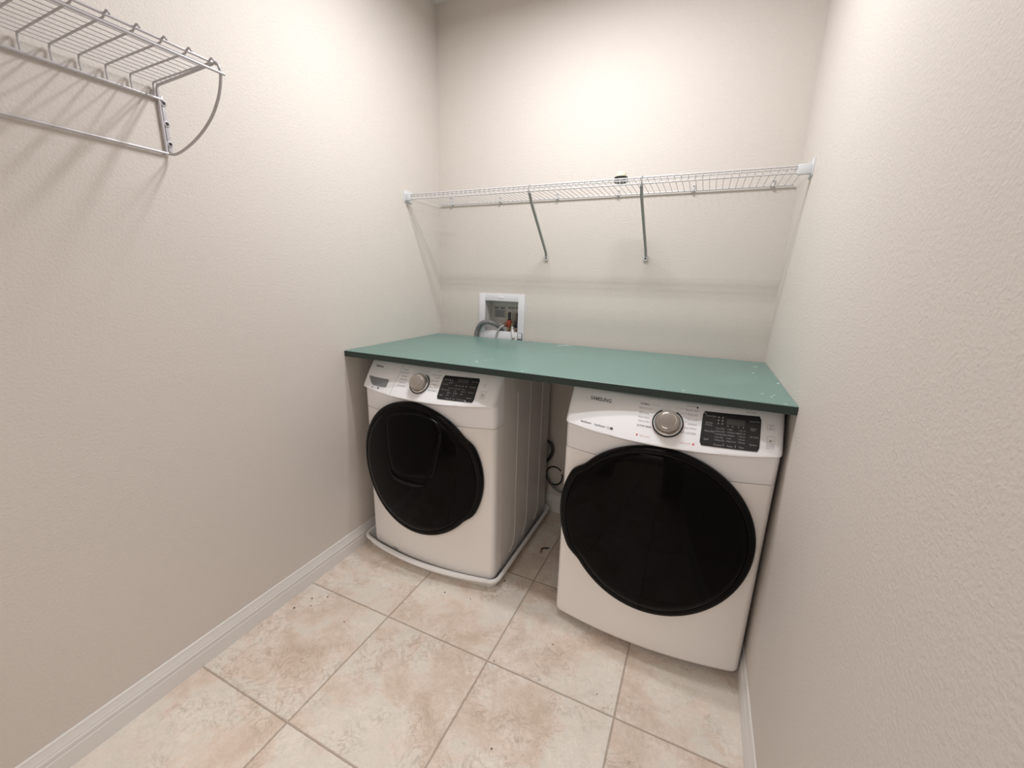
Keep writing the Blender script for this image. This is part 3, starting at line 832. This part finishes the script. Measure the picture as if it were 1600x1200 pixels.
for (xt, xb) in ((0.690, 0.676), (1.177, 1.182)):
    mb = MB()
    P = [(xt, YL - 0.001, ZBOT - 0.004), (xt, YL + 0.010, ZBOT - 0.012), (xt, YL + 0.03, ZBOT - 0.040), (xb, -0.022, 1.503), (xb, -0.012, 1.489), (xb, -0.006, 1.481)]
    path = [Vector(p) for p in P]
    rows_ = []
    for i, p in enumerate(path):
        t = (path[min(i + 1, 5)] - path[max(i - 1, 0)]).normalized(); nn = t.cross(Vector((1, 0, 0))).normalized()
        w2 = 0.0055
        rows_.append([p + Vector((-w2, 0, 0)) - nn * 0.005, p + Vector((-w2, 0, 0)) + nn * 0.004, p + Vector((-w2 + .0015, 0, 0)) + nn * 0.005, p + Vector((w2 - .0015, 0, 0)) + nn * 0.005, p + Vector((w2, 0, 0)) + nn * 0.004, p + Vector((w2, 0, 0)) - nn * 0.005])
    mb.grid(rows_, M_strut, closed=True)
    mb.add(rows_[0], [(0, 1, 2, 3, 4, 5)], M_strut); mb.add(rows_[-1], [(0, 1, 2, 3, 4, 5)], M_strut)
    # hook over the lip
    mb.tube(smooth_path([(xt, YL - 0.004, ZBOT - 0.010), (xt, YL - 0.0075, ZBOT + 0.006), (xt, YL - 0.0065, ZTOP - 0.002), (xt, YL - 0.001, ZTOP + 0.003), (xt, YL + 0.005, ZTOP)], 5), 0.0026, M_strut, 8)
    st = mb.build('support_strut', SH, label='grey diagonal support strut')
    mb = MB(); mb.box(xb - 0.010, xb + 0.010, -0.0095, 0, 1.457, 1.487, M_wire, 0.003)
    mb.lathe([(0.0042, 0), (0.0042, 0.0012), (0.002, 0.0018)], M_blackpl, (xb, -0.009, 1.470), (0, -1, 0), 12)
    mb.build('wall_foot', st)
for cx_ in (0.093, 0.398, 0.720, 1.026, 1.358, 1.663):
    mb = MB()
    mb.box(cx_ - 0.0065, cx_ + 0.0065, -0.006, 0, 1.753, 1.786, M_wire, 0.002)
    mb.tube(smooth_path([(cx_, -0.004, 1.752), (cx_, -0.010, 1.7508), (cx_, -0.0165, 1.7565), (cx_, -0.0165, 1.7635), (cx_, -0.012, 1.7665)], 4), 0.0030, M_wire, 8)
    mb.lathe([(0.0024, 0), (0.0024, 0.001)], M_blackpl, (cx_, -0.006, 1.779), (0, -1, 0), 10)
    mb.build('wall_clip', SH)

# loose clip on the shelf and the small puck
mb = MB(); mb.box(0.168, 0.198, -0.155, -0.141, 1.7633, 1.7703, M_wire, 0.0025)
mb.lathe([(0.004, 0), (0.004, 0.004)], M_strut, (0.183, -0.148, 1.7700), (0, 0, 1), 12)
tag(mb.build('spare_shelf_clip'), 'small spare plastic clip lying on the left end of the long wire shelf', 'clip')
pk = thing('sensor_puck', 'small black puck with a cream top lying on the long wire shelf', 'puck', (1.078, -0.225, 1.7665))
mb = MB(); mb.lathe([(0.026, 0.0002), (0.0285, 0.002), (0.0285, 0.020), (0.0265, 0.0225), (0.020, 0.023)], M_blackpl, (1.078, -0.225, 1.7665), (0, 0, 1), 32)
mb.build('base', pk)
mb = MB(); mb.lathe([(0.020, 0.0225), (0.020, 0.036), (0.018, 0.039), (0.0, 0.0395)], M_cream, (1.078, -0.225, 1.7665), (0, 0, 1), 32, cap1=False)
mb.build('cap', pk, label='cream cap of the black puck')

# ------------------------------------------------------------------ wire rack on the left wall
Y1, Y0 = -1.369, -2.28
RK = thing('wall_rack', 'coated wire laundry rack with a curved end arm, fixed high on the left wall', 'wire rack', (0.0, -1.8, 1.75))
mb = MB()
nr = int((Y1 - 0.012 - Y0) / 0.0505)
ribs = [Y1 - 0.012 - 0.0505 * i for i in range(nr + 1)]
for y in ribs:
    mb.tube([(0.0085, y, 1.824), (0.0085, y, 1.852), (0.012, y, 1.8585), (0.10, y, 1.8605), (0.258, y, 1.8630), (0.268, y, 1.8690), (0.274, y, 1.8715), (0.280, y, 1.8690), (0.283, y, 1.8635)], 0.0023, M_wire_g, 6)
for i in range(11):
    x = 0.016 + i * 0.0232
    mb.tube([(x, Y0, 1.8575 + x * .02), (x, Y1, 1.8575 + x * .02)], 0.00135, M_wire_g, 6)
mb.build('wire_deck', RK)
mb = MB()
mb.tube([(0.268, Y0 - 0.004, 1.8655), (0.268, Y1 + 0.003, 1.8655)], 0.0030, M_wire_g, 8)
mb.tube([(0.284, Y0 - 0.004, 1.8430), (0.284, Y1 + 0.010, 1.8430)], 0.0034, M_wire_g, 8)
mb.build('front_rail', RK)
mb = MB(); mb.tube([(0.0075, Y0 - 0.006, 1.822), (0.0075, Y1 + 0.006, 1.822)], 0.0040, M_wire_g, 10); mb.build('back_rail', RK)
mb = MB(); mb.tube([(0.0080, Y0 - 0.003, 1.6835), (0.0080, Y1 + 0.004, 1.6835)], 0.0036, M_wire_g, 10); mb.build('hanging_rod', RK, label='long wire rod along the bottom of the rack')
for ye in (Y1, Y0):
    mb = MB()
    arm = [(0.0085, ye, 1.6835), (0.022, ye + 0.006, 1.682), (0.050, ye + 0.008, 1.686), (0.095, ye + 0.008, 1.698), (0.135, ye + 0.008, 1.7125), (0.180, ye + 0.007, 1.733), (0.222, ye + 0.006, 1.760), (0.255, ye + 0.005, 1.793), (0.274, ye + 0.004, 1.825), (0.281, ye + 0.002, 1.848), (0.278, ye, 1.862), (0.268, ye - 0.002, 1.868), (0.252, ye - 0.003, 1.865)]
    mb.tube(smooth_path(arm, 5), 0.0036, M_wire_g, 10)
    mb.tube([(0.262, ye - 0.003, 1.8650), (0.12, ye - 0.003, 1.8585), (0.013, ye - 0.003, 1.8545), (0.0075, ye - 0.003, 1.848), (0.0065, ye - 0.0035, 1.76), (0.0065, ye - 0.004, 1.684)], 0.0036, M_wire_g, 10)
    mb.build('end_arm', RK)
    mb = MB()
    mb.box(0.0008, 0.0036, ye + 0.004, ye + 0.013, 1.690, 1.832, M_wire_g, 0.0010)
    for (k_, zz) in enumerate((1.815, 1.763, 1.711)):
        mb.lathe([(0.0085, 0.0), (0.0085, 0.004), (0.0065, 0.0055), (0.0045, 0.0056)], M_wire_g, (0.001, ye + 0.0085, zz), (1, 0, 0), 20)
        mb.lathe([(0.0045, 0.0), (0.0045, 0.0058)], M_blackpl, (0.001, ye + 0.0085, zz), (1, 0, 0), 14)
    mb.build('mounting_strip', RK, label='flat mounting strip with three dark screw heads')

# ------------------------------------------------------------------ washer outlet box
BX = thing('outlet_box', 'white plastic washer outlet box recessed in the back wall', 'outlet box', (0.42, 0, 1.14))
fx0, fx1, fz0, fz1 = 0.2775, 0.5655, 0.985, 1.283
ix0, ix1, iz0, iz1 = 0.3165, 0.5265, 1.072, 1.2425
mb = MB()
def face(zf, yy): pass
yF_ = -0.006
mb.box(fx0, ix0, yF_, 0.0, fz0, fz1, M_box, 0.0015); mb.box(ix1, fx1, yF_, 0.0, fz0, fz1, M_box, 0.0015)
mb.box(ix0 - 0.0005, ix1 + 0.0005, yF_ + 0.0001, 0.0, iz1, fz1 - 0.0003, M_box, 0.0012); mb.box(ix0 - 0.0005, ix1 + 0.0005, yF_ + 0.0001, 0.0, fz0 + 0.0003, iz0, M_box, 0.0012)
vs = []
for (s_, off) in ((1.0, 0.0), (0.72, 0.0018)):
    vs.append([(0.4215 + 0.021 * s_ * math.copysign(abs(math.cos(t)) ** 0.6, math.cos(t)), yF_ - off, 1.2625 + 0.0075 * s_ * math.sin(t)) for t in [2 * PI * i / 24 for i in range(24)]])
mb.grid(vs, M_box, closed=True); mb.add(vs[1], [tuple(range(24))], M_box)
mb.build('frame', BX)
mb = MB(); t_ = 0.003; D = 0.085
# inner tray behind the frame: back, sides, top, sill
mb.box(ix0 - t_, ix1 + t_, D, D + t_, iz0 - 0.05, iz1 + t_, M_boxin)
mb.box(ix0 - t_, ix0, 0.0001, D, iz0 - 0.05, iz1 + t_, M_boxin); mb.box(ix1, ix1 + t_, 0.0001, D, iz0 - 0.05, iz1 + t_, M_boxin)
mb.box(ix0, ix1, 0.0001, D, iz1, iz1 + t_, M_boxin); mb.box(ix0, ix1, 0.0001, D, iz0 - 0.05, iz0 - 0.047, M_boxin)
mb.build('recess', BX, smooth=False)
mb = MB()
mb.box(0.330, 0.410, D - 0.0015, D - 0.0003, 1.140, 1.212, new_mat('label_pale', (0.50, 0.50, 0.48), 0.6))
for (z_, a, b) in ((1.200, .336, .362), (1.193, .336, .360), (1.200, .372, .404), (1.193, .372, .400), (1.180, .338, .404), (1.172, .338, .398), (1.164, .338, .404), (1.156, .338, .396), (1.148, .338, .404)):
    mb.box(a, b, D - 0.0021, D - 0.0015, z_ - 0.0022, z_ + 0.0022, M_print_d)
for i, x in enumerate((0.425, 0.436, 0.447, 0.458, 0.475, 0.486, 0.497)):
    mb.box(x, x + 0.006, D - 0.0021, D - 0.0003, 1.196, 1.206, M_print_d)
mb.build('paper_label', BX, smooth=False)
mb = MB(); mb.box(0.5275, 0.5585, -0.0105, yF_, 1.032, 1.070, M_grey_recess, 0.002); mb.box(0.5325, 0.5535, -0.0125, -0.0100, 1.036, 1.066, M_bracket, 0.001)
mb.build('clear_tab', BX)

BX.location.x -= 0.0065; BX.location.z -= 0.007

# supply valves
def valve(x, hot):
    v = thing('water_valve', 'brass water valve with a red lever, left one in the outlet box' if hot else 'brass water valve with a dark lever, right one in the outlet box', 'valve', (x, 0.05, 1.10))
    mb = MB()
    mb.lathe([(0.009, 0.0), (0.009, 0.020), (0.012, 0.021), (0.012, 0.034), (0.008, 0.036), (0.008, 0.060), (0.011, 0.061), (0.011, 0.072)], M_brass, (x, 0.052, 1.100), (0, 0, 1), 20)
    mb.lathe([(0.0095, 0.0), (0.0095, 0.030), (0.0115, 0.031), (0.0115, 0.042)], M_brass, (x, 0.052, 1.106), (-0.35, -1, -0.15), 16)
    mb.lathe([(0.008, 0.0), (0.008, -0.075)], M_brass, (x, 0.052, 1.100), (0, 0, 1), 16)
    mb.build('valve_body', v)
    mb = MB()
    m_ = M_copper if hot else M_darkgap
    mb.box(x - 0.004, x + 0.024, 0.018, 0.040, 1.086, 1.126, m_, 0.004)
    mb.box(x + 0.002, x + 0.016, 0.028, 0.042, 1.120, 1.172, M_darkgap if hot else m_, 0.004)
    mb.build('lever', v, label='red plastic lever' if hot else 'dark plastic lever')
    return v
valve(0.440, True)
valve(0.492, False)

# drain hose: out of the box, over the sill and down behind the counter
path = [(0.405, 0.045, 1.030), (0.402, 0.030, 1.066), (0.386, 0.004, 1.096), (0.356, -0.018, 1.112), (0.318, -0.026, 1.112), (0.284, -0.021, 1.092), (0.264, -0.0155, 1.060), (0.256, -0.0145, 1.020), (0.254, -0.0145, 0.96), (0.256, -0.0145, 0.88)]
sp = smooth_path(path, 14)
mb = MB(); mb.tube(sp, [0.0128 + 0.0009 * math.sin(i * 1.9) for i in range(len(sp))], M_drain, 14)
tag(mb.build('drain_hose'), 'thick grey corrugated drain hose looping out of the outlet box', 'hose')
# supply hoses
hs = thing('supply_hose', 'thin braided water hose curving left from the red-levered valve', 'hose', (0.44, 0, 1.1))
sp = smooth_path([(0.433, 0.010, 1.099), (0.420, -0.006, 1.092), (0.402, -0.014, 1.070), (0.390, -0.0130, 1.040), (0.386, -0.0125, 1.00), (0.385, -0.0125, 0.90)], 10)
mb = MB(); mb.tube(sp, 0.0050, M_braid, 10); mb.build('hose_tube', hs)
mb = MB(); mb.tube([(0.4345, 0.016, 1.1000), (0.4285, 0.002, 1.0965)], 0.0085, M_chrome, 6); mb.build('hose_nut', hs)
hs = thing('supply_hose', 'thin water hose with a white sleeve hanging from the right valve', 'hose', (0.50, 0, 1.1))
sp = smooth_path([(0.484, 0.008, 1.099), (0.487, -0.004, 1.088), (0.494, -0.012, 1.060), (0.503, -0.0135, 1.030), (0.507, -0.0135, 1.00), (0.508, -0.0135, 0.90)], 10)
mb = MB(); mb.tube(sp, 0.0050, M_braid, 10); mb.build('hose_tube', hs)
mb = MB(); mb.tube([(0.4890, -0.0075, 1.078), (0.4940, -0.0120, 1.060), (0.5010, -0.0140, 1.034)], 0.0080, M_hosew, 10); mb.build('hose_sleeve', hs, label='white plastic sleeve')
mb = MB(); mb.tube([(0.4840, 0.014, 1.1000), (0.4855, 0.000, 1.092)], 0.0085, M_chrome, 6); mb.build('hose_nut', hs)

# cords looped behind the machines
def loop(cx_, y, cz_, rx, rz, a0, a1, n=28): return [(cx_ + rx * math.cos(math.radians(a0 + (a1 - a0) * i / n)), y - 0.004 * i / n, cz_ + rz * math.sin(math.radians(a0 + (a1 - a0) * i / n))) for i in range(n + 1)]
mb = MB()
mb.tube(loop(0.800, -0.050, 0.258, 0.050, 0.056, 40, 380), 0.0048, M_blackpl, 8)
tag(mb.build('power_cord'), 'black power cord looped once behind the washer, the upper big loop', 'cord')
mb = MB()
mb.tube(smooth_path([(0.740, -0.035, 0.46), (0.765, -0.037, 0.445), (0.778, -0.04, 0.405), (0.765, -0.04, 0.36), (0.742, -0.038, 0.33)], 8), 0.009, M_blackpl, 10)
tag(mb.build('rubber_hose'), 'short bend of thick black hose showing behind the washer cabinet', 'hose')
mb = MB()
mb.tube(smooth_path([(0.74, -0.033, 0.26), (0.765, -0.034, 0.205), (0.81, -0.034, 0.165), (0.87, -0.034, 0.150), (0.93, -0.034, 0.16), (1.0, -0.034, 0.20)], 8), 0.0075, M_drain, 8)
tag(mb.build('power_cord'), 'dark thick cord hanging low between the washer and the dryer', 'cord')

# ------------------------------------------------------------------ crumbs on the floor
crumbs = [(0.578, -0.857, .0028), (0.139, -1.104, .0028), (0.065, -1.209, .0035), (0.306, -1.171, .0024), (0.785, -0.675, .0034), (0.929, -1.062, .0020), (1.055, -1.323, .0024),
          (0.087, -1.14, .0028), (1.10, -0.90, .0022), (0.117, -1.17, .0022), (0.70, -0.84, .0020), (1.30, -1.02, .0020)]
crumb_where = ('in front of the middle of the washer pan', 'beside the first tile joint by the left baseboard', 'furthest from the washer of those near the left baseboard', 'on the tile left of centre',
    'at the right front corner of the washer pan', 'on the tile joint crossing left of the dryer', 'nearest the camera in the middle of the floor', 'closest to the left baseboard near the washer',
    'in front of the lower left corner of the dryer', 'second from the left baseboard joint', 'just in front of the bowed pan rim', 'in the shade before the middle of the dryer')
first = None
for i, (x, y, r) in enumerate(crumbs):
    if first is None:
        bm = bmesh.new(); bmesh.ops.create_icosphere(bm, subdivisions=2, radius=1.0)
        for v in bm.verts: v.co *= 1 + random.uniform(-0.2, 0.2)
        mb = MB(); mb.addbm(bm, M_crumb); first = mb.build('crumb'); c = first
    else:
        c = first.copy(); col.objects.link(c)
    c.location = (x, y, r * 0.5); c.scale = (r * random.uniform(0.9, 1.5), r, r * 0.55); c.rotation_euler = (0, 0, random.uniform(0, 3))
    tag(c, 'tiny dark crumb on the floor ' + crumb_where[i], 'crumb', 'dark crumbs on the tile floor')
leaf = MB()
for (pts, r) in (([(0.855, -0.385, .003), (0.866, -0.372, .006), (0.880, -0.366, .004), (0.893, -0.352, .003)], .0035), ([(0.866, -0.372, .005), (0.862, -0.398, .003), (0.868, -0.412, .0025)], .0022), ([(0.880, -0.366, .004), (0.874, -0.350, .003)], .0022)):
    sp = smooth_path(pts, 5); k = len(sp)
    leaf.tube(sp, [r * (0.35 + 0.65 * math.sin(PI * (i + .5) / k)) for i in range(k)], M_crumb, 7)
tag(leaf.build('dried_leaf'), 'small shrivelled dark leaf scrap on the floor between washer and dryer', 'leaf')
